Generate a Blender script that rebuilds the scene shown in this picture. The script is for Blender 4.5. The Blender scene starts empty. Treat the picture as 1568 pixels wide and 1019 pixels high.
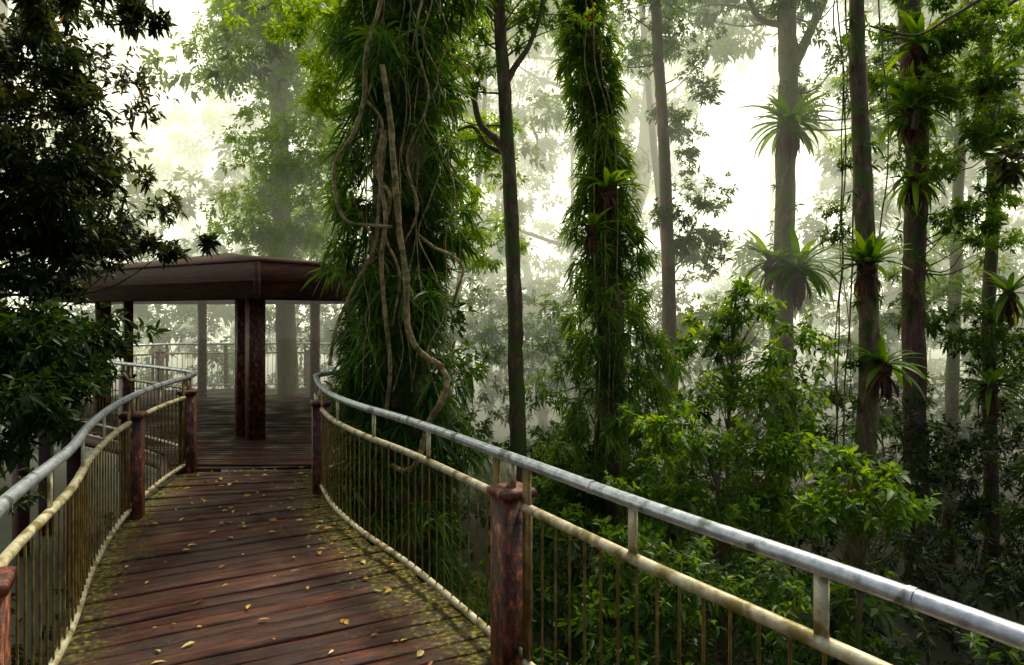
import bpy, math, numpy as np
from mathutils import Vector
R = np.random.default_rng(7)
scene = bpy.context.scene
H = 1.85
def P(x, y, d):
    return np.array([(x-784)/1045*d, d, H-(y-480)/1045*d])

# ------------------------------------------------------------ materials
def newmat(name):
    m = bpy.data.materials.new(name); m.use_nodes = True
    nt = m.node_tree; nt.nodes.clear()
    return m, nt, nt.nodes, nt.links
def ramp(N, stops):
    r = N.new('ShaderNodeValToRGB'); e = r.color_ramp.elements
    e[0].position, e[0].color = stops[0][0], (*stops[0][1], 1)
    e[1].position, e[1].color = stops[-1][0], (*stops[-1][1], 1)
    for p, c in stops[1:-1]:
        k = e.new(p); k.color = (*c, 1)
    return r
def leaf_mat(name, dark, mid, light, transl=0.4, rough=0.42, brown=True):
    m, nt, N, L = newmat(name)
    at = N.new('ShaderNodeAttribute'); at.attribute_name = 'rnd'
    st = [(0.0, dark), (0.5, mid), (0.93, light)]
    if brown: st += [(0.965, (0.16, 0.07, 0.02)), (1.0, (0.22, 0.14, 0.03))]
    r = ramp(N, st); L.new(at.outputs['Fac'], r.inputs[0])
    b = N.new('ShaderNodeBsdfPrincipled'); b.inputs['Roughness'].default_value = rough
    b.inputs['Specular IOR Level'].default_value = 0.3
    L.new(r.outputs[0], b.inputs['Base Color'])
    hs = N.new('ShaderNodeHueSaturation'); hs.inputs['Hue'].default_value = 0.468
    hs.inputs['Value'].default_value = 2.1; hs.inputs['Saturation'].default_value = 1.15
    L.new(r.outputs[0], hs.inputs['Color'])
    t = N.new('ShaderNodeBsdfTranslucent'); L.new(hs.outputs[0], t.inputs[0])
    mx = N.new('ShaderNodeMixShader'); mx.inputs[0].default_value = transl
    L.new(b.outputs[0], mx.inputs[1]); L.new(t.outputs[0], mx.inputs[2])
    o = N.new('ShaderNodeOutputMaterial'); L.new(mx.outputs[0], o.inputs[0])
    return m
def noise_mat(name, stops, scale=4, rough=(0.5, 0.9), bump=0.4, stretch=(1, 1, 1), metallic=0, detail=8, moss=None, mossamt=0.5):
    m, nt, N, L = newmat(name)
    tc = N.new('ShaderNodeTexCoord'); mp = N.new('ShaderNodeMapping'); mp.inputs['Scale'].default_value = stretch
    L.new(tc.outputs['Object'], mp.inputs[0])
    n = N.new('ShaderNodeTexNoise'); n.inputs['Scale'].default_value = scale; n.inputs['Detail'].default_value = detail
    n.inputs['Roughness'].default_value = 0.7
    L.new(mp.outputs[0], n.inputs[0])
    r = ramp(N, stops); L.new(n.outputs['Fac'], r.inputs[0])
    col = r.outputs[0]
    if moss:
        n2 = N.new('ShaderNodeTexNoise'); n2.inputs['Scale'].default_value = scale*0.6; n2.inputs['Detail'].default_value = 6
        L.new(tc.outputs['Object'], n2.inputs[0])
        r2 = ramp(N, [(0.62-mossamt*0.3, (0, 0, 0)), (0.72-mossamt*0.3, (1, 1, 1))]); L.new(n2.outputs['Fac'], r2.inputs[0])
        mx = N.new('ShaderNodeMixRGB'); L.new(r2.outputs[0], mx.inputs[0]); L.new(col, mx.inputs[1]); mx.inputs[2].default_value = (*moss, 1)
        col = mx.outputs[0]
    b = N.new('ShaderNodeBsdfPrincipled'); L.new(col, b.inputs['Base Color']); b.inputs['Metallic'].default_value = metallic
    mr = N.new('ShaderNodeMapRange'); mr.inputs[3].default_value = rough[0]; mr.inputs[4].default_value = rough[1]
    L.new(n.outputs['Fac'], mr.inputs[0]); L.new(mr.outputs[0], b.inputs['Roughness'])
    bp = N.new('ShaderNodeBump'); bp.inputs['Strength'].default_value = bump; bp.inputs['Distance'].default_value = 0.02
    L.new(n.outputs['Fac'], bp.inputs['Height']); L.new(bp.outputs[0], b.inputs['Normal'])
    o = N.new('ShaderNodeOutputMaterial'); L.new(b.outputs[0], o.inputs[0])
    return m

M_pandan = leaf_mat('pandan_leaf', (0.008, 0.036, 0.006), (0.038, 0.115, 0.012), (0.14, 0.30, 0.025), 0.38)
M_green = leaf_mat('green_leaf', (0.011, 0.042, 0.006), (0.045, 0.115, 0.010), (0.13, 0.26, 0.02), 0.44)
M_lime = leaf_mat('lime_leaf', (0.065, 0.16, 0.008), (0.15, 0.29, 0.014), (0.29, 0.44, 0.025), 0.55)
M_bright = leaf_mat('bright_leaf', (0.016, 0.066, 0.008), (0.075, 0.18, 0.015), (0.23, 0.38, 0.04), 0.47)
M_shaded = leaf_mat('shaded_leaf', (0.007, 0.018, 0.004), (0.022, 0.042, 0.008), (0.09, 0.10, 0.02), 0.3, 0.36)  # leaf colour darkened to carry the shade of the absent canopy
M_far = leaf_mat('far_leaf', (0.028, 0.058, 0.006), (0.075, 0.13, 0.010), (0.16, 0.23, 0.016), 0.48)
M_fern = leaf_mat('fern_frond', (0.035, 0.11, 0.010), (0.09, 0.21, 0.018), (0.20, 0.34, 0.03), 0.45, 0.35, False)
M_deadfern = leaf_mat('dead_frond', (0.05, 0.02, 0.012), (0.12, 0.05, 0.03), (0.19, 0.09, 0.05), 0.2, 0.8, False)
M_fallen = leaf_mat('fallen_leaf', (0.35, 0.10, 0.02), (0.55, 0.40, 0.03), (0.65, 0.6, 0.22), 0.1, 0.5, False)
M_bark = noise_mat('bark', [(0.3, (0.035, 0.02, 0.010)), (0.5, (0.16, 0.09, 0.042)), (0.68, (0.38, 0.26, 0.14))], 6, bump=0.9, stretch=(1.6, 1.6, 0.5), moss=(0.10, 0.14, 0.014), mossamt=0.5)
M_barkred = noise_mat('red_bark', [(0.3, (0.045, 0.018, 0.012)), (0.5, (0.15, 0.065, 0.042)), (0.7, (0.29, 0.17, 0.11))], 6, bump=0.8, stretch=(1.6, 1.6, 0.5), moss=(0.08, 0.11, 0.014), mossamt=0.4)
M_vine = noise_mat('vine_bark', [(0.34, (0.10, 0.055, 0.016)), (0.5, (0.38, 0.26, 0.09)), (0.66, (0.66, 0.53, 0.27))], 12, bump=1.0, moss=(0.12, 0.15, 0.02), mossamt=0.3)
M_post = noise_mat('post_timber', [(0.3, (0.012, 0.004, 0.003)), (0.46, (0.05, 0.013, 0.007)), (0.57, (0.22, 0.05, 0.016)), (0.68, (0.55, 0.26, 0.10))], 13, (0.25, 0.7), 0.6, (1.6, 1.6, 0.9), moss=(0.07, 0.07, 0.015), mossamt=.1)
M_fascia = noise_mat('fascia_timber', [(0.3, (0.025, 0.007, 0.004)), (0.5, (0.095, 0.024, 0.011)), (0.72, (0.24, 0.075, 0.034))], 3, (0.5, 0.8), 0.5, (0.6, 0.6, 8))
M_galv = noise_mat('galvanised_rail', [(0.3, (0.30, 0.35, 0.41)), (0.5, (0.50, 0.55, 0.61)), (0.7, (0.72, 0.75, 0.78))], 22, (0.22, 0.45), 0.15, metallic=0.6, moss=(0.15, 0.18, 0.14), mossamt=0.2)
M_cream = noise_mat('weathered_rail', [(0.3, (0.30, 0.26, 0.13)), (0.5, (0.56, 0.51, 0.32)), (0.7, (0.76, 0.73, 0.55))], 16, (0.35, 0.6), 0.15, metallic=0.25, moss=(0.22, 0.18, 0.05), mossamt=0.35)
M_brass = noise_mat('baluster_metal', [(0.3, (0.06, 0.04, 0.010)), (0.5, (0.20, 0.13, 0.028)), (0.7, (0.40, 0.30, 0.08))], 10, (0.35, 0.6), 0.1, metallic=0.4)
M_ground = noise_mat('forest_floor', [(0.3, (0.012, 0.010, 0.005)), (0.5, (0.03, 0.025, 0.012)), (0.7, (0.06, 0.045, 0.02))], 1.2, bump=1, moss=(0.02, 0.035, 0.008), mossamt=0.5)

def deck_material():
    m, nt, N, L = newmat('deck_boards')
    tc = N.new('ShaderNodeTexCoord')
    at = N.new('ShaderNodeAttribute'); at.attribute_name = 'edge'
    rn = N.new('ShaderNodeAttribute'); rn.attribute_name = 'rnd'
    uv = N.new('ShaderNodeAttribute'); uv.attribute_name = 'grain'
    n = N.new('ShaderNodeTexNoise'); n.inputs['Scale'].default_value = 1.0; n.inputs['Detail'].default_value = 9; n.inputs['Roughness'].default_value = 0.74
    L.new(uv.outputs['Vector'], n.inputs[0])
    r = ramp(N, [(0.33, (0.010, 0.004, 0.002)), (0.48, (0.042, 0.012, 0.006)), (0.60, (0.095, 0.027, 0.011)), (0.76, (0.21, 0.088, 0.038))])
    ad = N.new('ShaderNodeMath'); ad.operation = 'MULTIPLY_ADD'; ad.inputs[1].default_value = 0.13
    L.new(rn.outputs['Fac'], ad.inputs[0])
    nd = N.new('ShaderNodeTexNoise'); nd.inputs['Scale'].default_value = 1.5; nd.inputs['Detail'].default_value = 9; nd.inputs['Roughness'].default_value = 0.65; L.new(tc.outputs['Object'], nd.inputs[0])
    md = N.new('ShaderNodeMath'); md.operation = 'MULTIPLY_ADD'; md.inputs[1].default_value = 0.55; L.new(nd.outputs['Fac'], md.inputs[0]); 
    sb = N.new('ShaderNodeMath'); sb.operation = 'SUBTRACT'; L.new(n.outputs['Fac'], sb.inputs[0]); sb.inputs[1].default_value = 0.345
    L.new(sb.outputs[0], md.inputs[2]); L.new(md.outputs[0], ad.inputs[2]); L.new(ad.outputs[0], r.inputs[0])
    n2 = N.new('ShaderNodeTexNoise'); n2.inputs['Scale'].default_value = 4.5; n2.inputs['Detail'].default_value = 12; n2.inputs['Roughness'].default_value = 0.85
    L.new(tc.outputs['Object'], n2.inputs[0])
    a2 = N.new('ShaderNodeMath'); a2.operation = 'ADD'; L.new(n2.outputs['Fac'], a2.inputs[0]); L.new(at.outputs['Fac'], a2.inputs[1])
    r2 = ramp(N, [(0.60, (0, 0, 0)), (0.78, (1, 1, 1))]); L.new(a2.outputs[0], r2.inputs[0])
    n3 = N.new('ShaderNodeTexNoise'); n3.inputs['Scale'].default_value = 30; n3.inputs['Detail'].default_value = 4; L.new(tc.outputs['Object'], n3.inputs[0])
    r3 = ramp(N, [(0.38, (0.018, 0.013, 0.003)), (0.52, (0.08, 0.062, 0.007)), (0.66, (0.30, 0.26, 0.012))]); L.new(n3.outputs['Fac'], r3.inputs[0])
    mx = N.new('ShaderNodeMixRGB'); L.new(r2.outputs[0], mx.inputs[0]); L.new(r.outputs[0], mx.inputs[1]); L.new(r3.outputs[0], mx.inputs[2])
    b = N.new('ShaderNodeBsdfPrincipled'); L.new(mx.outputs[0], b.inputs['Base Color'])
    b.inputs['Specular IOR Level'].default_value = 0.28
    n4 = N.new('ShaderNodeTexNoise'); n4.inputs['Scale'].default_value = 2.0; n4.inputs['Detail'].default_value = 7; L.new(tc.outputs['Object'], n4.inputs[0])
    mr = N.new('ShaderNodeMapRange'); mr.inputs[1].default_value = 0.38; mr.inputs[2].default_value = 0.62; mr.inputs[3].default_value = 0.33; mr.inputs[4].default_value = 0.8
    L.new(n4.outputs['Fac'], mr.inputs[0]); L.new(mr.outputs[0], b.inputs['Roughness'])
    bp = N.new('ShaderNodeBump'); bp.inputs['Strength'].default_value = 1.0; bp.inputs['Distance'].default_value = 0.012
    L.new(n.outputs['Fac'], bp.inputs['Height']); L.new(bp.outputs[0], b.inputs['Normal'])
    o = N.new('ShaderNodeOutputMaterial'); L.new(b.outputs[0], o.inputs[0])
    return m
M_deck = deck_material()

# ------------------------------------------------------------ mesh helpers
def norm(a): return a/np.maximum(np.linalg.norm(a, axis=-1, keepdims=True), 1e-9)
def mk(name, V, F, mat, attrs=None, smooth=False, parent=None):
    V = np.asarray(V, dtype=np.float32); me = bpy.data.meshes.new(name)
    F = np.asarray(F); k = F.shape[1]
    me.vertices.add(len(V)); me.vertices.foreach_set('co', V.ravel())
    me.loops.add(F.size); me.loops.foreach_set('vertex_index', F.ravel().astype(np.int32))
    me.polygons.add(len(F)); me.polygons.foreach_set('loop_start', (np.arange(len(F))*k).astype(np.int32))
    me.update(calc_edges=True)
    for an, av in (attrs or {}).items():
        av = np.asarray(av, dtype=np.float32)
        if av.ndim == 2:
            a = me.attributes.new(an, 'FLOAT_VECTOR', 'POINT'); a.data.foreach_set('vector', av.ravel())
        else:
            a = me.attributes.new(an, 'FLOAT', 'POINT'); a.data.foreach_set('value', av)
    if smooth: me.polygons.foreach_set('use_smooth', np.ones(len(F), dtype=bool))
    me.materials.append(mat)
    ob = bpy.data.objects.new(name, me); scene.collection.objects.link(ob)
    if parent: ob.parent = parent
    return ob
def empty(name):
    e = bpy.data.objects.new(name, None); scene.collection.objects.link(e); e.empty_display_size = 0.2
    return e
def cat(parts):
    V = []; F = []; o = 0
    for v, f in parts:
        V.append(v); F.append(np.asarray(f)+o); o += len(v)
    return np.concatenate(V), np.concatenate(F)
def spline(pts, n):
    pts = np.asarray(pts, float)
    if len(pts) < 3:
        t = np.linspace(0, 1, n)[:, None]; return pts[0]*(1-t)+pts[-1]*t
    p = np.vstack([2*pts[0]-pts[1], pts, 2*pts[-1]-pts[-2]])
    T = np.linspace(0, len(pts)-1-1e-6, n); i = T.astype(int); t = (T-i)[:, None]
    a, b, c, d = p[i], p[i+1], p[i+2], p[i+3]
    return 0.5*((2*b)+(-a+c)*t+(2*a-5*b+4*c-d)*t*t+(-a+3*b-3*c+d)*t**3)
def resample(c, step):
    s = np.concatenate([[0], np.cumsum(np.linalg.norm(np.diff(c, axis=0), axis=1))])
    n = max(2, int(round(s[-1]/step))+1); q = np.linspace(0, s[-1], n)
    return np.stack([np.interp(q, s, c[:, k]) for k in range(c.shape[1])], 1)
def tube(pts, rad, n=40, sides=8, rough=0.0):
    c = spline(pts, n) if n else np.asarray(pts, float)
    n = len(c)
    r = np.interp(np.linspace(0, 1, n), np.linspace(0, 1, len(np.atleast_1d(rad))), np.atleast_1d(rad)) if np.size(rad) > 1 else np.full(n, float(rad))
    T = norm(np.gradient(c, axis=0))
    ref = np.array([0.9, 0.1, 0.2]) if abs(T[:, 2]).mean() > 0.6 else np.array([0, 0, 1.0])
    A = norm(np.cross(T, ref)); B = np.cross(T, A)
    th = np.linspace(0, 2*np.pi, sides, endpoint=False)
    rr = r[:, None]*np.ones(sides)
    if rough: 
        lo = 1+rough*np.sin(th*3+R.uniform(0, 6))[None]*0.6
        rr = rr*lo*(1+rough*R.normal(size=(n, sides))*0.5)
    V = c[:, None]+rr[..., None]*(A[:, None]*np.cos(th)[None, :, None]+B[:, None]*np.sin(th)[None, :, None])
    V = V.reshape(-1, 3)
    i = np.arange(n-1)[:, None]*sides; j = np.arange(sides)[None]; j2 = (j+1) % sides
    F = np.stack([i+j, i+j2, i+sides+j2, i+sides+j], -1).reshape(-1, 4)
    return V, F
def box(c, hx, hy, z0, z1, ang=0, top=1.0, bev=0.0):
    ca, sa = math.cos(ang), math.sin(ang)
    rings = [(z0, 1)]
    if bev: rings += [(z1-bev, 1), (z1, 1-bev/max(hx, hy))]
    else: rings += [(z1, top)]
    V = []
    b2 = min(hx, hy)*0.07
    for z, s in rings:
        for x, y in [(-hx+b2, -hy), (hx-b2, -hy), (hx, -hy+b2), (hx, hy-b2), (hx-b2, hy), (-hx+b2, hy), (-hx, hy-b2), (-hx, -hy+b2)]:
            x *= s; y *= s; V.append((c[0]+x*ca-y*sa, c[1]+x*sa+y*ca, z))
    F = []; n = len(rings)
    for r_ in range(n-1):
        for q in range(8): F.append((r_*8+q, r_*8+(q+1) % 8, r_*8+8+(q+1) % 8, r_*8+8+q))
    for o, rev in ((0, True), ((n-1)*8, False)):
        for a in ((0, 1, 2, 3), (0, 3, 4, 7), (4, 5, 6, 7)):
            a = [o+k for k in a]; F.append(tuple(a[::-1]) if rev else tuple(a))
    return np.array(V, float), np.array(F)

def leafmesh(Pp, D, L, W, droop=0.2, hi=True, flat=0.6, fold=0.25):
    n = len(Pp); L = np.broadcast_to(L, (n,))[:, None]; W = np.broadcast_to(W, (n,))[:, None]
    up = np.array([0, 0, 1.0])+R.normal(size=(n, 3))*flat
    S = norm(np.cross(D, up)); Nn = np.cross(S, D)
    z = np.array([0, 0, -1.0]); dr = droop
    def pt(t): return Pp+D*L*t+z*L*dr*t*t
    if hi:
        V = np.stack([pt(0), pt(.3)+S*W*.48+Nn*W*fold*.5, pt(.3)-S*W*.48+Nn*W*fold*.5, pt(.3), pt(.68)+S*W*.36+Nn*W*fold*.4, pt(.68)-S*W*.36+Nn*W*fold*.4, pt(.68), pt(1)], 1)
        T = np.array([[0, 1, 3], [0, 3, 2], [1, 4, 6], [1, 6, 3], [3, 6, 5], [3, 5, 2], [4, 7, 6], [6, 7, 5]])
    else:
        V = np.stack([pt(0), pt(.45)+S*W*.5+Nn*W*fold*.5, pt(.45)-S*W*.5+Nn*W*fold*.5, pt(1)], 1)
        T = np.array([[0, 1, 3], [0, 3, 2]])
    k = V.shape[1]
    F = (np.arange(n)[:, None, None]*k+T[None]).reshape(-1, 3)
    return V.reshape(-1, 3), F, k
def basis(A):
    r = R.normal(size=A.shape); X = norm(np.cross(A, r)); return X, np.cross(A, X)
def whorls(C, A, n, L, W, sp=(30, 85), droop=0.2, hi=True, flat=0.5, stem=0.0, rn=None):
    m = len(C); A = norm(A); X, Y = basis(A)
    rep = lambda a: np.repeat(a, n, 0)
    az = (np.tile(np.arange(n)*2.4, m)+R.uniform(0, 1, m*n)*0.8+np.repeat(R.uniform(0, 6.28, m), n))[:, None]
    po = np.radians(R.uniform(*sp, m*n))[:, None]
    A2, X2, Y2 = rep(A), rep(X), rep(Y)
    D = A2*np.cos(po)+(X2*np.cos(az)+Y2*np.sin(az))*np.sin(po)
    Pp = rep(C)+A2*(R.uniform(-1, 1, m*n)[:, None]*stem)
    s = R.uniform(.65, 1.15, m*n)*np.repeat(R.uniform(.75, 1.2, m), n)
    V, F, k = leafmesh(Pp, norm(D), L*s, W*s, droop, hi, flat)
    if rn is None: rn = R.uniform(0, 1, m)
    q = np.clip(np.repeat(rn, n)*0.75+R.uniform(0, .22, m*n)+ (R.uniform(0, 1, m*n) > .985)*.3, 0, 1)
    return V, F, np.repeat(q, k)
def foliage(name, parts, mat, parent=None):
    V = []; F = []; q = []; o = 0
    for v, f, r_ in parts:
        V.append(v); F.append(f+o); q.append(r_); o += len(v)
    return mk(name, np.concatenate(V), np.concatenate(F), mat, {'rnd': np.concatenate(q)}, parent=parent)
def sample_crown(lobes, n, clump=0.3, cn=26):
    vol = np.array([l[1][0]*l[1][1]*l[1][2] for l in lobes])**0.8; vol /= vol.sum()
    C = []; A = []; Q = []; centres = []
    for (c, r), f in zip(lobes, vol):
        c = np.array(c, float); r = np.array(r, float)
        k = max(3, int(n*f/cn)); d = norm(R.normal(size=(k, 3))); rad = R.uniform(.15, 1.0, (k, 1))**.6
        cc = c+d*rad*r; centres.append(cc)
        m = int(n*f); i = R.integers(0, k, m)
        sc = clump*r.mean()*R.uniform(.6, 1.3, k)
        off = norm(R.normal(size=(m, 3)))*R.uniform(0, 1, (m, 1))**.5*sc[i][:, None]*np.array([1, 1, .7])
        p = cc[i]+off
        C.append(p); A.append(norm(off)*.8+norm(p-c)*.6+np.array([0, 0, .35])+R.normal(size=(m, 3))*.3)
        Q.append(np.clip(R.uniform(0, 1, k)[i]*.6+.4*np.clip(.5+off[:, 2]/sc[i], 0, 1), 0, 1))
    return np.concatenate(C), np.concatenate(A), np.concatenate(Q), np.concatenate(centres)
def limb_to(base, tips, r0=0.04, k=14, sides=5):
    out = []
    for t in tips[:k] if len(tips) > k else tips:
        b = np.array(base)+R.normal(size=3)*0.02
        mid = b*(.5)+t*.5+np.array([0, 0, -.12])*np.linalg.norm(t-b)+R.normal(size=3)*.08*np.linalg.norm(t-b)
        out.append(tube([b, mid, t], [r0, r0*.6, r0*.2], 9, sides))
    return out
def tree(name, path, rad, lobes, n, mat, bark, L=.1, W=.04, nl=9, hi=True, clump=.3, droop=.25, limbs=30, sides=10, extra=None, sp=(25, 90), limb_r=.04, stem=.05, rough=.12, cn=26, climb=None):
    e = empty(name)
    tb = [tube(path, rad, 46, sides, rough)]
    C, A, Q, cc = sample_crown(lobes, n, clump, cn)
    pth = spline(path, 60)
    sel = cc[R.permutation(len(cc))[:limbs]]
    for t in sel:
        d = np.linalg.norm(pth-(t-np.array([0, 0, .6])), axis=1); b = pth[np.argmin(d)]
        tb += limb_to(b, [t], limb_r, 1)
    if extra: tb += extra
    v, f = cat(tb); mk('trunk_and_limbs', v, f, bark, smooth=True, parent=e)
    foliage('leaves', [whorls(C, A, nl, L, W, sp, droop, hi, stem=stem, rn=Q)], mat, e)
    if climb:
        nb_, br, cl_, cw_, cm = climb
        t = R.uniform(.05, 1, nb_); keep = (np.sin(t*23+R.uniform(0, 6))+R.normal(size=nb_)*.5) > -.35; t = t[keep]; m = len(t)
        base = np.stack([np.interp(t*59, np.arange(60), pth[:, k]) for k in range(3)], 1)
        az = R.uniform(0, 6.28, m); out = np.stack([np.cos(az), np.sin(az), np.zeros(m)], 1)
        Cc = base+out*(br*R.uniform(.5, 1.2, m))[:, None]
        foliage('climber_leaves', [whorls(Cc, out+[0, 0, .1]+R.normal(size=(m, 3))*.3, 9, cl_, cw_, (30, 95), .45, hi, .6, .05)], cm, e)
    return e
def fronds(c, n, L, W, el=(35, 80), bend=1.0, seg=7, tilt=None):
    c = np.array(c, float); V = []; F = []; q = []; o = 0
    for i in range(n):
        az = i*2.4+R.uniform(0, .5); e0 = math.radians(R.uniform(*el)); l = L*R.uniform(.7, 1.1)
        p = c.copy(); b = bend*R.uniform(.7, 1.3); side = np.array([-math.sin(az), math.cos(az), 0])
        qq = R.uniform(0, .95)
        for s in range(seg+1):
            t = s/seg; e = e0-b*t*1.5
            d = np.array([math.cos(az)*math.cos(e), math.sin(az)*math.cos(e), math.sin(e)])
            if s: p = p+d*l/seg
            w = W*.5*(math.sin(math.pi*min(1, t*.93+.1))**.7)*(1-.25*t)
            nn = np.cross(side, d)
            V += [p+side*w+nn*w*.35, p, p-side*w+nn*w*.35]; q += [qq]*3
            if s:
                a = o+3*(s-1)
                F += [[a, a+1, a+4], [a, a+4, a+3], [a+1, a+2, a+5], [a+1, a+5, a+4]]
        o += 3*(seg+1)
    return np.array(V), np.array(F), np.array(q)
def birdnest(c, L=.9, W=.13, n=26, el=(25, 80), bend=.8, dead=True):
    e = empty('birds_nest_fern')
    foliage('fronds', [fronds(c, n, L, W, el, bend)], M_fern, e)
    if dead:
        c2 = np.array(c)-np.array([0, 0, .08])
        foliage('dead_fronds', [fronds(c2, int(n*.8), L*.65, W*.6, (-60, -10), .9)], M_deadfern, e)
    v, f = tube([np.array(c)-[0, 0, .35*L], np.array(c)-[0, 0, .1*L], np.array(c)+[0, 0, .05]], [L*.05, L*.17, L*.09], 10, 9, .2)
    mk('root_ball', v, f, M_deadfern, {'rnd': R.uniform(0, 1, len(v))}, parent=e)

# ------------------------------------------------------------ ground
g = 140; xs = np.linspace(-1, 1, g); xs = np.sign(xs)*np.abs(xs)**2.2*260
X, Y = np.meshgrid(xs, xs+10)
def gz(x, y): return -3.3-0.05*np.clip(x, -10, 30)+.35*np.sin(x*.35+1)*np.cos(y*.28)
Z = gz(X, Y)+.12*np.sin(X*1.3)*np.sin(Y*1.1)
i = np.arange(g-1)[:, None]*g; j = np.arange(g-1)[None]
mk('ground', np.stack([X, Y, Z], -1).reshape(-1, 3), np.stack([i+j, i+j+1, i+g+j+1, i+g+j], -1).reshape(-1, 4), M_ground, smooth=True)

# ------------------------------------------------------------ boardwalk
Lk = [(.1, -.9), (-.45, 0), (-1.0, .85), (-1.5, 1.75), (-1.99, 2.66), (-2.42, 3.73), (-2.84, 4.6), (-3.19, 5.45), (-3.46, 6.27), (-3.66, 7.1), (-3.80, 8.0)]
Rk = [(2.0, .15), (1.5, 1.0), (1.04, 1.82), (.52, 2.65), (-.01, 3.56), (-.68, 4.70), (-1.22, 5.5), (-1.62, 6.2), (-1.9, 6.85), (-2.12, 7.45), (-2.36, 8.2)]
nS = 400
Lc = spline(Lk, nS); Rc = spline(Rk, nS)
cl = (Lc+Rc)/2; sl = np.concatenate([[0], np.cumsum(np.linalg.norm(np.diff(cl, axis=0), axis=1))])
bw, gap = .142, .013
nb = int(sl[-1]/bw)
bwk = empty('boardwalk')
V = []; F = []; E = []; RN = []; G = []; o = 0; seg = 26
for b in range(nb):
    s0, s1 = b*bw+gap/2, (b+1)*bw-gap/2
    p = [np.array([np.interp(s, sl, c[:, k]) for k in (0, 1)]) for s in (s0, s1) for c in (Lc, Rc)]
    l0, r0, l1, r1 = p
    ex0 = R.uniform(.05, .09)
    u = np.linspace(0, 1, seg+1)
    dz = R.normal()*.004; tw = R.normal()*.003; rn = R.uniform()
    wd = np.linalg.norm(r0-l0)
    ue = -ex0/wd+u*(1+2*ex0/wd)
    wob = np.cumsum(R.normal(size=seg+1))*.0010
    for k in range(seg+1):
        a = l0+(r0-l0)*ue[k]; c_ = l1+(r1-l1)*ue[k]; z = dz+tw*math.sin(k*.4+b)
        dr_ = (c_-a)/np.linalg.norm(c_-a)
        a = a+dr_*wob[k]; ch = dr_*.009
        pts = [(a[0], a[1], -.035), (a[0], a[1], z-.008), (*(a+ch), z), (*(c_-ch), z), (c_[0], c_[1], z-.008), (c_[0], c_[1], -.035)]
        V += pts
        dist = min(max(ue[k], 0), max(1-ue[k], 0))*wd
        ed = .32*math.exp(-dist/.14)+ (.16 if ue[k] > .5 else .08)*math.exp(-dist/.5)
        E += [ed]*6; RN += [rn]*6
        for (qx, qy) in ((0, 0), (0, 0), (0, .1), (0, 1), (0, 1), (0, 1)): G.append((ue[k]*wd*3.0, qy*3.4+b*7.3, b*1.7))
        if k:
            for m_ in range(5):
                A0 = o+(k-1)*6+m_; F.append((A0, A0+1, A0+7, A0+6))
    F.append((o, o+1, o+4, o+5)); F.append((o+1, o+2, o+3, o+4))
    e_ = o+seg*6; F.append((e_+5, e_+4, e_+1, e_)); F.append((e_+4, e_+3, e_+2, e_+1))
    o += (seg+1)*6
mk('planks', V, F, M_deck, {'edge': E, 'rnd': RN, 'grain': np.array(G)}, parent=bwk)
parts = []
for off in (0.03, .35, .65, .97):
    c = resample(Lc*(1-off)+Rc*off, .25); c3 = np.column_stack([c, np.full(len(c), -.14)])
    v, f = tube(c3, .07, 0, 4); parts.append((v, f))
for t in np.linspace(.1, .95, 5):
    for cc_ in (Lc, Rc):
        q = cc_[int(t*(nS-1))]; parts.append(box(q, .09, .09, -4.2, -.2, .3))
v, f = cat(parts); mk('bearers_and_piers', v, f, M_fascia, parent=bwk)

plat = np.array([(-4.0, 8.02), (-2.28, 8.22), (-1.95, 9.6), (-1.5, 11.2), (-1.6, 13.5), (-2.6, 15.8), (-5, 17), (-8.5, 16.4), (-9.8, 14), (-9.2, 12.4), (-7.4, 11.2), (-5.6, 9.9), (-4.5, 8.9)])
pc = plat.mean(0); M_ = len(plat)
def clip_line(y):
    xs_ = []
    for a in range(M_):
        p, q = plat[a], plat[(a+1) % M_]
        if (p[1]-y)*(q[1]-y) < 0: xs_.append(p[0]+(y-p[1])/(q[1]-p[1])*(q[0]-p[0]))
    return (min(xs_), max(xs_)) if len(xs_) >= 2 else None
V = []; F = []; E = []; RN = []; G = []; o = 0
y = 8.08
while y < 16.9:
    a, b = clip_line(y+.005), clip_line(y+.125)
    if a and b:
        rn = R.uniform(); z = R.normal()*.002+.002
        for k in range(9):
            u = k/8
            for (xx, yy, zz) in ((a[0]+(a[1]-a[0])*u, y, -.03), (a[0]+(a[1]-a[0])*u, y, z), (b[0]+(b[1]-b[0])*u, y+.127, z), (b[0]+(b[1]-b[0])*u, y+.127, -.03)):
                V.append((xx, yy, zz)); E.append(0); RN.append(rn); G.append((xx*2.2, yy*20, rn*9))
            if k:
                for m_ in range(3): A0 = o+(k-1)*4+m_; F.append((A0, A0+1, A0+5, A0+4))
        o += 36
    y += .135
mk('platform_boards', V, F, M_deck, {'edge': E, 'rnd': RN, 'grain': np.array(G)}, parent=bwk)
parts = []
pr = np.vstack([plat, plat[:1]])
for a in range(M_):
    parts.append(tube([(*pr[a], -.14), (*pr[a+1], -.14)], .09, 4, 4))
    parts.append(box(pc+(pr[a]-pc)*.93, .1, .1, -4.5, -.2, a))
v, f = cat(parts); mk('platform_frame', v, f, M_fascia, parent=bwk)

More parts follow.
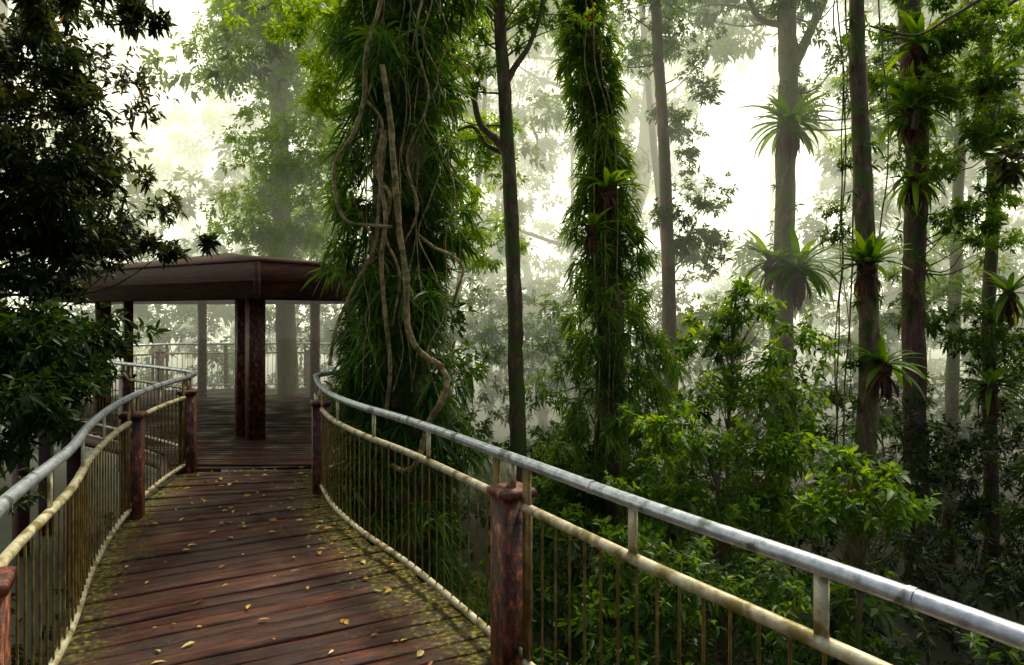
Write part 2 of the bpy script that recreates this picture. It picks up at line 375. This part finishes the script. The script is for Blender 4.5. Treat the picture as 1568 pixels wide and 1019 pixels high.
# ------------------------------------------------------------ railings
def railing(name, c2, posts_s, pz=.95):
    e = empty(name)
    c = resample(np.asarray(c2, float), .05); s = np.concatenate([[0], np.cumsum(np.linalg.norm(np.diff(c, axis=0), axis=1))])
    at = lambda q: np.array([np.interp(q, s, c[:, 0]), np.interp(q, s, c[:, 1])])
    tan = lambda q: norm(at(q+.05)-at(q-.05))
    ps = sorted([s[np.argmin(np.linalg.norm(c-np.array(p), axis=1))] for p in posts_s])
    c3 = np.column_stack([c, np.full(len(c), 1.10)])
    top = [tube(c3, .028, 0, 14)]
    for q in np.arange(.55, s[-1], 1.35):
        qq = [at(q-.012), at(q+.012)]
        top.append(tube([(*qq[0], 1.10), (*qq[1], 1.10)], .0305, 2, 14))
    v, f = cat(top); mk('top_rail', v, f, M_galv, smooth=True, parent=e)
    cream = []; bal = []; post = []; cap = []; br = []; st = []
    bounds = [0]+ps+[s[-1]]
    for a, b in zip(bounds[:-1], bounds[1:]):
        a2 = a+(.145 if a in ps else 0); b2 = b-(.145 if b in ps else 0)
        if b2-a2 < .15: continue
        qs = np.linspace(a2, b2, max(3, int((b2-a2)/.06)))
        cc_ = np.array([at(q) for q in qs])
        for z, r in ((.875, .024), (.10, .022)):
            cream.append(tube(np.column_stack([cc_, np.full(len(qs), z)]), r, 0, 12))
        for q in np.arange(a2+.12, b2-.05, .115):
            p = at(q); bal.append(tube([(*p, .10), (*p, .875)], .006, 2, 6))
        for q in (a2+.01, b2-.01):
            p = at(q); t = tan(q); st.append(box(p, .032, .007, .04, 1.08, math.atan2(t[1], t[0])))
        k = max(1, int(round((b2-a2)/.95)))
        for q in np.linspace(a2, b2, k+1)[1:-1]:
            p = at(q); t = tan(q); br.append(box(p, .022, .007, .875, 1.08, math.atan2(t[1], t[0])))
    for q in ps:
        p = at(q); t = tan(q); an = math.atan2(t[1], t[0])
        hw = .082
        post.append(box(p, hw, hw, -.5, pz-.04, an))
        cap.append(box(p, hw+.016, hw+.016, pz-.045, pz, an, bev=.012))
        br.append(box(p, .03, .012, pz, 1.08, an))
        for d_ in (-1, 1):
            for z in (.13, .80):
                pb = at(q+d_*.105); br.append(box(pb, .04, .006, z-.02, z+.02, an))
    for nm, l, m_ in (('rails', cream, M_cream), ('balusters', bal, M_brass), ('stanchions', st, M_brass), ('brackets', br, M_cream), ('timber_posts', post, M_post), ('post_caps', cap, M_post)):
        if l:
            v, f = cat(l); mk(nm, v, f, m_, smooth=(nm in ('rails', 'balusters')), parent=e)
right = np.vstack([Rc, spline([(-2.36, 8.2), (-2.15, 9.0), (-1.9, 9.8), (-1.62, 11.2), (-1.7, 13.4), (-2.7, 15.7), (-5, 16.9), (-7, 16.7)], 150)[1:]])
railing('boardwalk_railing', right, [(1.38, 1.2), (-.01, 3.56), (-1.97, 7.05), (-1.9, 9.8), (-1.62, 12.2), (-2.7, 15.7), (-5, 16.9)])
left = np.vstack([Lc, spline([(-3.80, 8.0), (-4.0, 8.6), (-4.6, 9.2), (-5.7, 10.1), (-7.4, 11.4), (-9.1, 12.5), (-9.7, 14), (-8.4, 16.3), (-7, 16.7)], 150)[1:]])
railing('boardwalk_railing', left, [(-.6, .3), (-1.80, 2.36), (-3.44, 6.2), (-3.80, 8.0), (-5.7, 10.1), (-7.4, 11.4), (-9.1, 12.5), (-8.4, 16.3)])

# fallen leaves
n = 260
k = R.integers(20, nS-1, n); u = R.uniform(0, 1, n)**.85
p2 = Lc[k]*(1-u)[:, None]+Rc[k]*u[:, None]
a = R.uniform(0, 6.28, n)
D = np.column_stack([np.cos(a), np.sin(a), R.uniform(0, .25, n)])
Ln = R.uniform(.02, .085, n)
v, f, kk = leafmesh(np.column_stack([p2, np.full(n, .013)]), norm(D), Ln, Ln*R.uniform(.3, .6, n), 0.1, True, .3, .5)
mk('fallen_leaves', v, f, M_fallen, {'rnd': np.repeat(R.uniform(0, .93, n), kk)})

# ------------------------------------------------------------ shelter
sh = empty('timber_shelter')
roof = np.array([(-3.55, 9.5), (-2.1, 11.4), (-2.2, 13.6), (-4.0, 15.6), (-7.0, 16.2), (-9.6, 15.2), (-8.9, 12.9)])
ctr = np.array([-5.4, 12.9]); K = len(roof)
zb, zt = 2.07, 2.57
V = []; F = []
inn = ctr+(roof-ctr)*.975
for p in roof: V.append((*p, zb))
for p in roof: V.append((*p, zt))
for p in inn: V.append((*p, zb))
for p in inn: V.append((*p, zb+.22))
V.append((*ctr, zb+.55)); 
for p in ctr+(roof-ctr)*1.014: V.append((*p, zt+.003))
for p in ctr+(roof-ctr)*1.014: V.append((*p, zt+.03))
V.append((*ctr, zt+.42))
for a in range(K):
    b = (a+1) % K
    F += [(a, b, K+b, K+a), (2*K+a, 3*K+a, 3*K+b, 2*K+b), (a, 2*K+a, 2*K+b, b)]
V = np.array(V)
mk('fascia', V, np.array(F), M_fascia, parent=sh)
o1 = 4*K; T = []
for a in range(K):
    b = (a+1) % K
    T += [(3*K+a, o1, 3*K+b)]
    q = o1+1
    T += [(q+a, q+b, q+K+b), (q+a, q+K+b, q+K+a), (q+K+a, q+K+b, q+2*K), (q+b, q+a, K+a), (q+b, K+a, K+b)]
mk('roof_deck', V, np.array(T), M_fascia, parent=sh)
parts = []
for q, w in (((-3.78, 10.05), .115), ((-4.10, 10.35), .08), ((-2.75, 11.6), .075), ((-7.55, 12.6), .12), ((-7.25, 12.9), .075), ((-2.9, 13.4), .08), ((-4.3, 14.9), .08), ((-6.9, 15.2), .08), ((-8.7, 14.4), .08)):
    parts.append(box(q, w, w, 0.0, zb+.2, .65))
v, f = cat(parts); mk('posts', v, f, M_post, parent=sh)
parts = []
for a in range(K):
    parts.append(tube([(*(ctr+(roof[a]-ctr)*.95), zb+.12), (*ctr, zb+.45)], .07, 3, 4))
    b = (a+1) % K
    for ff in (.25, .5, .75):
        m0 = roof[a]*(1-ff)+roof[b]*ff
        parts.append(tube([(*(ctr+(m0-ctr)*.96), zb+.13), (*ctr, zb+.44)], .045, 3, 4))
    parts.append(tube([(*(ctr+(roof[a]-ctr)*.84), zb+.06), (*(ctr+(roof[b]-ctr)*.84), zb+.06)], .08, 3, 4))
    p, q = ctr+(roof[a]-ctr)*1.010, ctr+(roof[b]-ctr)*1.010
    vv = []
    for pp in (p, q):
        for zz in (zb+.24, zt-.004): vv.append((*pp, zz))
        i2 = ctr+(pp-ctr)*.992
        for zz in (zb+.24, zt-.004): vv.append((*i2, zz))
    parts.append((np.array(vv), np.array([(0, 4, 5, 1), (2, 3, 7, 6), (0, 2, 6, 4), (1, 5, 7, 3)])))
    an = math.atan2(*(roof[a]-ctr)[::-1])
    parts.append(box(ctr+(roof[a]-ctr)*1.006, .035, .035, zb-.015, zt-.002, an+math.pi/4))
v, f = cat(parts); mk('beams_and_rafters', v, f, M_fascia, parent=sh)

# ------------------------------------------------------------ vine-covered trees
def vine_tree(name, path, rad, burst_r, nb_, L, W, vines, nl=13, mat=M_pandan, bark=None, amp=1.0):
    e = empty(name)
    pth = spline(path, 120)
    tb = [tube(path, rad, 60, 14, .15)]
    v, f = cat(tb); mk('trunk', v, f, bark or M_bark, smooth=True, parent=e)
    t = R.uniform(0, 1, nb_); idx = t*119
    C = np.stack([np.interp(idx, np.arange(120), pth[:, k]) for k in range(3)], 1)
    rr = np.interp(t, np.linspace(0, 1, len(burst_r)), burst_r)
    az = R.uniform(0, 6.28, nb_)
    lump = 1+amp*(.26*np.sin(az*2+C[:, 2]*2.3)+.24*np.sin(az*3-C[:, 2]*4.1+1)+.16*np.sin(C[:, 2]*7+az))
    keep = (np.sin(az*2.0-C[:, 2]*1.7)+np.sin(C[:, 2]*3.1+az*3)+R.normal(size=nb_)*.7) > -1.25
    rad_ = rr*lump*R.uniform(.45, 1.05, nb_)**.5
    out = np.stack([np.cos(az), np.sin(az), np.zeros(nb_)], 1)
    C = C+out*rad_[:, None]
    A = out+np.array([0, 0, .1])+R.normal(size=(nb_, 3))*.35
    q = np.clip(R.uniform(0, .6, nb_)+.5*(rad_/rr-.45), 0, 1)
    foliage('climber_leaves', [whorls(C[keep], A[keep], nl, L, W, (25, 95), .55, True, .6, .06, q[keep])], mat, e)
    if vines:
        v, f = cat(vines); mk('climbing_vines', v, f, M_vine, smooth=True, parent=e)
    return e
D0 = 8.5
vs = []
def vine(pts, d, r, jit=.05, s=8):
    pp = [P(x+R.normal()*2, y, d+R.normal()*jit) for x, y in pts]
    return tube(pp, r, 80, s, .22)
vs.append(vine([(600, -60), (588, 0), (563, 80), (560, 150), (540, 210), (518, 250), (514, 300), (528, 338), (565, 345), (600, 348)], 7.5, [.025, .023, .017]))
vs.append(vine([(585, 100), (595, 170), (606, 250), (612, 350), (622, 430), (624, 500), (640, 540), (672, 560), (686, 585), (676, 615), (655, 650), (640, 700), (622, 722), (600, 712)], 7.4, [.028, .036, .032, .038, .025]))
vs.append(vine([(640, 360), (670, 380), (695, 392), (709, 412), (700, 445), (690, 470)], 7.5, [.018, .015]))
vs.append(vine([(505, 560), (520, 500), (545, 440), (570, 380), (580, 300), (590, 200)], 7.7, [.020, .018]))
vs.append(vine([(588, 200), (583, 260), (590, 330), (585, 400), (590, 480), (596, 560), (590, 640)], 7.62, [.020, .025, .022]))
vs.append(vine([(560, 150), (585, 190), (575, 260), (600, 300), (590, 360), (612, 420), (600, 500)], 7.6, [.014, .018, .012]))
vs.append(vine([(655, -40), (640, 60), (655, 150), (625, 240), (640, 320), (615, 380)], 7.65, [.014, .012]))
for x0 in (552, 575, 617, 628, 640, 660, 682, 700):
    vs.append(vine([(x0+R.normal()*9, yy) for yy in range(-60, 640, 60)], 7.66+R.uniform(-.12, .12), R.uniform(.004, .009), .05, 6))
vine_tree('vine_covered_tree', [(-1.45, D0, -4), (-1.4, D0, -1), (-1.42, D0, 1.5), (-1.40, D0, 4), (-1.33, D0, 6.5), (-1.3, D0, 9)], [.5, .38, .34, .32, .28, .24], [.95, .72, .62, .62, .68, .78], 2700, .30, .036, vs, 13, M_pandan, M_barkred)
path2 = [(1.95, 12, -4), (1.8, 12, -1.5), (1.75, 12, .5), (1.72, 12, 2.5), (1.6, 12, 4.5), (1.35, 12, 6.2), (1.2, 12, 8)]
vs = []
for x0 in (915, 930, 945):
    vs.append(tube([P(x0+R.normal()*5-(25 if yy < 120 else 0), yy, 11.35) for yy in range(-60, 760, 80)], .010, 60, 6, .1))
vine_tree('vine_covered_tree', path2, [.38, .28, .25, .23, .21, .19], [1.0, 1.1, .95, .52, .36, .33, .30], 2200, .27, .038, vs, 12, M_bright, M_barkred, 1.2)
birdnest(P(932, 290, 11.4), .75, .13, 20)
birdnest(P(905, 350, 11.3), .6, .11, 16)

# ------------------------------------------------------------ other trees
def bl(x, y, d, rx, ry, rz): return (P(x, y, d), (rx, ry, rz))
def pth(l, d): return [P(x, y, d) for x, y in l]
ex = [tube(pth([(778, 245), (760, 215), (735, 190), (722, 140), (700, 100), (690, 60)], 11), [.07, .05, .03], 20, 7, .1),
      tube(pth([(768, 140), (790, 100), (810, 70), (830, 10), (835, -60)], 11), [.06, .04, .03], 20, 7, .1),
      tube(pth([(772, 235), (745, 222), (725, 195), (700, 200)], 11.1), [.05, .035, .02], 20, 6, .1)]
tree('slender_tree', pth([(792, 880), (793, 700), (790, 560), (786, 420), (780, 280), (772, 140), (764, 0), (762, -200)], 11), [.15, .13, .12, .11, .10, .09], [bl(700, 60, 11, 1, 1, .9), bl(840, -10, 11, 1.5, 1, .8), bl(770, 30, 11.3, 1, 1, .5)], 900, M_bright, M_bark, .10, .035, 9, extra=ex, limbs=16, limb_r=.02)
tree('misty_tree', pth([(1035, 760), (1028, 600), (1024, 400), (1016, 200), (1008, 80), (1000, -100)], 14.6), [.16, .14, .12, .11], [bl(1050, 350, 15, 1.1, 1, 1.2), bl(980, 40, 15, 1.9, 1, 1), bl(1060, 180, 15, .8, .8, 1.3)], 1500, M_green, M_barkred, .13, .05, 8, False, limbs=14, limb_r=.02)
ft = 14.8
ex = [tube(pth([(1212, 110), (1235, 60), (1262, 0), (1280, -60)], ft), [.12, .09, .07], 16, 8, .1),
      tube(pth([(1200, 40), (1160, 25), (1130, -40)], ft), [.08, .05], 16, 8, .1)]
tree('fern_bearing_tree', pth([(1190, 780), (1195, 640), (1200, 440), (1203, 250), (1208, 120), (1205, 0), (1210, -120)], ft), [.27, .24, .21, .20, .18], [bl(1290, 120, ft, 1.5, 1.2, 1.1), bl(1110, 0, ft+1, 2.0, 1.2, .6), bl(1250, 10, ft, 1.3, 1, .7)], 1100, M_green, M_bark, .14, .05, 8, False, extra=ex, limbs=14, limb_r=.03, climb=(120, .24, .2, .03, M_green))
birdnest(P(1208, 190, ft-.25), 1.25, .17, 46, (5, 85), .95)
birdnest(P(1222, 412, ft-.3), 1.35, .18, 46, (5, 80), .85)
birdnest(P(1180, 402, ft-.2), 1.1, .16, 26, (5, 80), .85)
tree('fern_bearing_tree', pth([(1296, 1100), (1304, 900), (1318, 750), (1328, 620), (1330, 520), (1326, 400), (1318, 220), (1312, 60), (1310, -120)], 9), [.17, .15, .14, .13, .13, .12, .10, .09], [bl(1300, 330, 9.3, .5, .5, 1.0), bl(1330, 620, 9, .3, .3, .8)], 200, M_green, M_bark, .08, .03, 9, limbs=14, limb_r=.012, climb=(150, .14, .14, .03, M_green))
birdnest(P(1328, 405, 8.75), .66, .11, 34, (8, 85), .65)
birdnest(P(1352, 560, 8.85), .70, .10, 28, (5, 85), .9)
ex = [tube(pth([(1398, 200), (1420, 120), (1450, 80), (1500, 40), (1570, -10)], 12), [.07, .05, .03], 20, 7, .1),
      tube(pth([(1330, 40), (1400, 55), (1450, 30), (1500, 0), (1560, -40)], 10), [.015, .025, .03], 20, 7, .1)]
tree('strangler_tree', pth([(1408, 900), (1402, 700), (1398, 520), (1400, 380), (1404, 240), (1396, 100), (1388, -60)], 13), [.26, .2, .19, .2, .21, .19], [bl(1480, 200, 12, 1.3, 1, 1.1), bl(1510, 60, 12, 1.3, 1, 1), bl(1500, 330, 12.5, 1.0, 1, .7), bl(1400, 130, 12.4, .8, .7, 1.2), bl(1440, 20, 12, 1, .8, .7)], 2400, M_bright, M_barkred, .11, .04, 9, extra=ex, limbs=24, limb_r=.02, climb=(260, .26, .2, .035, M_green))
birdnest(P(1400, 275, 12.6), .9, .11, 34, (-50, 60), 1.0)
birdnest(P(1395, 170, 12.2), 1.05, .15, 34, (0, 80), .9)
birdnest(P(1408, 70, 12.2), 1.0, .14, 30, (0, 80), .9)
birdnest(P(1510, 130, 12.6), 1.0, .13, 30, (0, 80), .9)
birdnest(P(1545, 450, 12.6), .9, .11, 28, (-30, 80), 1.0)
birdnest(P(1515, 590, 12.6), 1.0, .11, 28, (0, 80), 1.0)
tree('slender_tree', pth([(1520, 950), (1518, 700), (1514, 480), (1522, 300), (1512, 120), (1505, -80)], 13.5), [.14, .12, .11, .10], [bl(1540, 520, 13, 1.4, 1, .8), bl(1560, 170, 14, 1, 1, 1)], 900, M_green, M_barkred, .12, .045, 8, limbs=16, limb_r=.02, climb=(180, .2, .2, .035, M_green))
lv = []
for x0, a in ((1287, 1), (1296, -1), (1282, .5), (1300, .8), (1348, -1)):
    lv.append(tube([P(x0+8*math.sin(yy*.01*a+x0)+R.normal()*2, yy, 9.6+.1*math.sin(yy)) for yy in range(-80, 720, 60)], R.uniform(.006, .012), 60, 5, .15))
v, f = cat(lv); mk('hanging_lianas', v, f, M_bark, smooth=True)

def shrub(name, stems, lobes, n, mat, L, W, nl=9, r=.02, **k):
    return tree(name, stems, [r*1.6, r, r*.6], lobes, n, mat, M_bark, L, W, nl, limbs=80, limb_r=r*.4, sides=7, cn=5, clump=.38, sp=(40, 95), **k)
shrub('young_tree', pth([(1110, 1000), (1112, 820), (1116, 640), (1125, 480), (1128, 430)], 8), [bl(1140, 470, 8, .55, .5, .32), bl(1085, 520, 8, .4, .5, .3), bl(1215, 530, 8, .5, .4, .35), bl(1120, 600, 8, .8, .6, .3), bl(1200, 620, 8.1, .5, .5, .35)], 430, M_bright, .125, .044, 7)
shrub('young_tree', pth([(1100, 1100), (1105, 900), (1100, 760), (1060, 640)], 7.2), [bl(1040, 660, 7.2, .7, .5, .3), bl(1180, 690, 7.2, .6, .5, .3), bl(1110, 760, 7.2, .7, .5, .35), bl(1000, 740, 7.4, .45, .4, .4), bl(1220, 790, 7, .5, .4, .3)], 560, M_bright, .12, .043, 7)
shrub('young_tree', pth([(1310, 1150), (1315, 950), (1318, 800), (1310, 720)], 5.6), [bl(1320, 715, 5.6, .36, .3, .10), bl(1275, 770, 5.6, .28, .3, .18), bl(1375, 765, 5.5, .26, .3, .12), bl(1330, 800, 5.5, .3, .3, .12)], 170, M_bright, .11, .042, 7)
shrub('young_tree', pth([(1120, 1200), (1110, 1000), (1080, 900)], 6), [bl(1040, 900, 6, .5, .5, .4), bl(1160, 930, 6, .5, .5, .4), bl(960, 880, 6.3, .35, .4, .45)], 420, M_green, .11, .036, 8)
# left dark tree mass
tree('dark_toned_tree', [(-6.0, 7.2, -4), (-5.9, 7.1, 0), (-5.8, 7.0, 3), (-5.9, 7, 6)], [.3, .22, .16, .08],
     [bl(30, 130, 7, 1.2, 1, 1.1), bl(90, 250, 7, .9, 1, .8), bl(120, 330, 7, .9, .9, .45), bl(0, 420, 6.8, 1.0, .9, .8), bl(140, 385, 7.2, .8, .7, .22), bl(265, 380, 7.0, .5, .4, .13), bl(-20, 300, 6.5, 1.2, 1, 1), bl(-10, 20, 6.5, 1, 1, .7)], 4200, M_shaded, M_bark, .115, .036, 8, limbs=50, limb_r=.02, clump=.24, cn=16)  # crown's shade is put into its dark leaf colour
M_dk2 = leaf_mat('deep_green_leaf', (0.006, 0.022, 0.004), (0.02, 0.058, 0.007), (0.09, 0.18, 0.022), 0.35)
tree('dark_toned_tree', [(-5.3, 6.3, -4), (-5.0, 6.2, -1), (-4.8, 6.1, 1)], [.12, .08, .04],
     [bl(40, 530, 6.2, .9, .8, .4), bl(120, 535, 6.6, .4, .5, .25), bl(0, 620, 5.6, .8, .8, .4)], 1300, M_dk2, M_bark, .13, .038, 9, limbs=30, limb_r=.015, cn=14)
tree('overhanging_branch', pth([(-200, -120), (0, -60), (120, -30), (240, -10)], 4.2), [.03, .02, .008], [bl(60, -15, 4.2, .5, .3, .18), bl(215, 0, 4.2, .28, .2, .14), bl(140, 10, 4.3, .25, .2, .12)], 230, M_shaded, M_bark, .085, .026, 8, limbs=18, limb_r=.006)
tree('overhanging_branch', pth([(1800, 120), (1650, 210), (1570, 240), (1530, 230)], 4.0), [.03, .02, .006], [bl(1555, 235, 4, .14, .15, .14)], 26, M_shaded, M_bark, .09, .035, 6, limbs=8, limb_r=.005)
# lime-leafed trees
tree('lime_leafed_tree', pth([(440, 900), (440, 600), (430, 300), (420, 0), (410, -200)], 15.5), [.25, .2, .15], 
     [bl(430, 90, 15.5, 2.0, 1.5, 1.4), bl(470, 240, 15, 1.5, 1.5, 1.2), bl(420, 340, 15.5, 1.4, 1.4, .8), bl(400, 20, 15.5, 1.4, 1.2, .8), bl(470, 380, 15.5, 1.2, 1.2, .6)], 5600, M_lime, M_bark, .15, .055, 7, False, limbs=40, limb_r=.03, cn=18)
tree('lime_leafed_tree', pth([(640, 900), (650, 500), (660, 200), (665, -100)], 12), [.15, .12, .08],
     [bl(480, 20, 11.5, 1.5, .8, .5), bl(640, 60, 12.5, 1.8, .8, .8), bl(720, 250, 13, 1.0, .8, 1.2), bl(560, 60, 12.8, 1.2, .8, .9), bl(740, 380, 14, 1.0, .8, .6), bl(500, 130, 12, .7, .7, .5)], 3000, M_lime, M_bark, .13, .045, 7, False, limbs=30, limb_r=.02, cn=14)
tree('lime_leafed_tree', pth([(1450, 900), (1460, 500), (1470, 200), (1480, -100)], 15), [.15, .12, .08],
     [bl(1450, 130, 15, 1.4, 1, 1.4), bl(1350, 160, 15, 1.2, 1, 1.3), bl(1540, 60, 14, 1.2, 1, 1.0), bl(1460, 400, 15, 1.5, 1, .9)], 2200, M_lime, M_bark, .13, .045, 7, False, limbs=30, limb_r=.02)

# understorey mass
def mass(name, boxes, mat, L, W, nl, hi=False, clump=.5):
    pr_ = []
    for (x0, x1, y0, y1, zf, n, k) in boxes:
        cx = R.uniform(x0, x1, k); cy = R.uniform(y0, y1, k); cz = zf(cx, cy)
        i = R.integers(0, k, n); rr = R.uniform(.25, .8, k)[i][:, None]
        off = norm(R.normal(size=(n, 3)))*rr*R.uniform(0, 1, (n, 1))**.5*np.array([1, 1, .6])
        C = np.stack([cx, cy, cz], 1)[i]+off
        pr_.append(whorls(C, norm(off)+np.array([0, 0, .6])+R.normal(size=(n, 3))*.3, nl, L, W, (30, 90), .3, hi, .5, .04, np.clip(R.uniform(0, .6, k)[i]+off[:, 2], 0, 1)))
    return foliage(name, pr_, mat)
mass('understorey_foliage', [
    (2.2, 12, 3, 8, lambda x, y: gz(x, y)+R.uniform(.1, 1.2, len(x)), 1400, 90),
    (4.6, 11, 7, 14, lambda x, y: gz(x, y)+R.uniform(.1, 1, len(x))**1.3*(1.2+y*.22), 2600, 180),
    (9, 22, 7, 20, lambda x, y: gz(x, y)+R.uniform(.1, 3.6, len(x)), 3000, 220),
    (-14, -4.6, 1, 9, lambda x, y: gz(x, y)+R.uniform(.1, 3.0, len(x)), 2000, 140)], M_shaded, .15, .05, 8)  # undergrowth shade painted in through the darker leaf material
mass('understorey_foliage', [
    (-.2, 4.8, 5.5, 14, lambda x, y: gz(x, y)+R.uniform(.1, 1, len(x))**1.3*(1.0+y*.2), 2400, 170),
    (-2, 13, 13, 19, lambda x, y: gz(x, y)+R.uniform(.2, 5.6, len(x)), 4800, 280),
    (-15, -2, 17.6, 22, lambda x, y: gz(x, y)+R.uniform(.2, 6.8, len(x)), 4600, 250),
    (-2, 22, 20, 25, lambda x, y: gz(x, y)+R.uniform(1.2, 7.4, len(x)), 3600, 210)], M_green, .19, .07, 8)

# distant forest
tr = []; lobes = []
holes = ((-.57, .42, .14, .14), (.335, .20, .10, .14), (-.30, .37, .06, .05), (.10, .30, .06, .08), (.42, .38, .08, .08))
def openat(c):
    tx, tz = c[0]/c[1], (c[2]-H)/c[1]
    return any((tx-ax)**2/wx**2+(tz-az_)**2/wz**2 < 1 for ax, az_, wx, wz in holes)
NT = 40
for a in range(NT):
    d = R.uniform(19, 36); x = (-.92+1.84*(a+R.uniform(-.9, 1.9))/NT)*d; h = R.uniform(16, 26)
    r = .07+.36*R.uniform(0, 1)**2.2
    lean = R.normal()*1.5
    if -.72 < x/d < -.42 or .24 < x/d < .43: x *= (d+20)/d; d += 20
    bow = R.normal()*.5
    tr.append(tube([(x, d, -4), (x+lean*.1+bow*.5, d, 2), (x+lean*.5+bow, d, 8), (x+lean, d, h)], [r*1.3, r, r*.8, r*.4], 16, 7, .14))
    for b in range(int(R.integers(11, 18))):
        c = np.array([x*(min(d, 36)/d)+R.normal()*2.6, min(d, 36)+R.normal()*2, R.uniform(0, .62*min(d, 40))])
        if openat(c): continue
        lobes.append((c, (R.uniform(1.2, 2.8), R.uniform(1, 2), R.uniform(.8, 2.0))))
        if d < 37: tr.append(tube([(x+lean*.5, d, c[2]-1.2), (x*.5+c[0]*.5, d*.5+c[1]*.5, c[2]-.5), c], [r*.25, r*.15, .02], 6, 5))
v, f = cat(tr); df = empty('distant_trees'); mk('trunks', v, f, M_barkred, smooth=True, parent=df)
C, A, Q, _ = sample_crown(lobes, 44000, .35, 20)
foliage('foliage', [whorls(C, A, 6, .28, .12, (30, 95), .25, False, .6, .12, Q)], M_far, df)

# ------------------------------------------------------------ mist: self-glowing volume layers, thinner and dimmer towards the ground
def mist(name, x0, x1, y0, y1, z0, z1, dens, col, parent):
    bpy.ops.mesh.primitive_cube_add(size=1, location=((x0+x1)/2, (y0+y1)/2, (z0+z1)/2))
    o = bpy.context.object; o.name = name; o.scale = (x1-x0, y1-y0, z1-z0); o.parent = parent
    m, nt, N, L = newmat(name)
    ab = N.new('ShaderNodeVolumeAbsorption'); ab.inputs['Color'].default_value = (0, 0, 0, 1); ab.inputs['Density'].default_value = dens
    em = N.new('ShaderNodeEmission'); em.inputs['Color'].default_value = (*col, 1); em.inputs['Strength'].default_value = dens  # added glow stands in for scattered daylight and gives ambient fill
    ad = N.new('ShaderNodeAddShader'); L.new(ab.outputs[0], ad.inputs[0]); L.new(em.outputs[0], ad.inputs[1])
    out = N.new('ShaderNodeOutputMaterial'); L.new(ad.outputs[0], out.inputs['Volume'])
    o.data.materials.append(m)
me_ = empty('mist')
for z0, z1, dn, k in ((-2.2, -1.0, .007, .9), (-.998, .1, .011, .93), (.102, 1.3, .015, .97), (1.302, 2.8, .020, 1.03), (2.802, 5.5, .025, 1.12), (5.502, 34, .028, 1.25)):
    mist('glowing_mist_layer', -150, 150, 13.6, 260, z0, z1, dn, (1.60*k, 1.60*k, 1.16*k), me_)

# ------------------------------------------------------------ light
w = bpy.data.worlds.new('World'); scene.world = w; w.use_nodes = True
nt = w.node_tree; bg = nt.nodes['Background']
sky = nt.nodes.new('ShaderNodeTexSky'); sky.sky_type = 'NISHITA'; sky.sun_disc = False
el, rot = math.radians(60), math.radians(25)
sky.sun_elevation = el; sky.sun_rotation = rot; sky.air_density = 1.0; sky.dust_density = 8
nt.links.new(sky.outputs[0], bg.inputs[0]); bg.inputs[1].default_value = .125
sd = bpy.data.lights.new('sun', 'SUN'); sd.energy = 5.0; sd.angle = math.radians(8); sd.color = (1, .90, .70)
so = bpy.data.objects.new('sun', sd); scene.collection.objects.link(so)
dirv = Vector((math.sin(rot)*math.cos(el), math.cos(rot)*math.cos(el), math.sin(el)))
so.rotation_euler = dirv.to_track_quat('Z', 'Y').to_euler(); so.location = (5, 5, 20)

# ------------------------------------------------------------ camera
cd = bpy.data.cameras.new('camera'); co = bpy.data.objects.new('camera', cd); scene.collection.objects.link(co)
co.location = (0, 0, H); co.rotation_euler = (math.radians(90), 0, 0); cd.lens = 24; cd.sensor_width = 36; cd.shift_y = -0.0188
cd.clip_start = .05; cd.clip_end = 1500
scene.camera = co
scene.view_settings.view_transform = 'Standard'; scene.view_settings.look = 'None'; scene.view_settings.exposure = 0
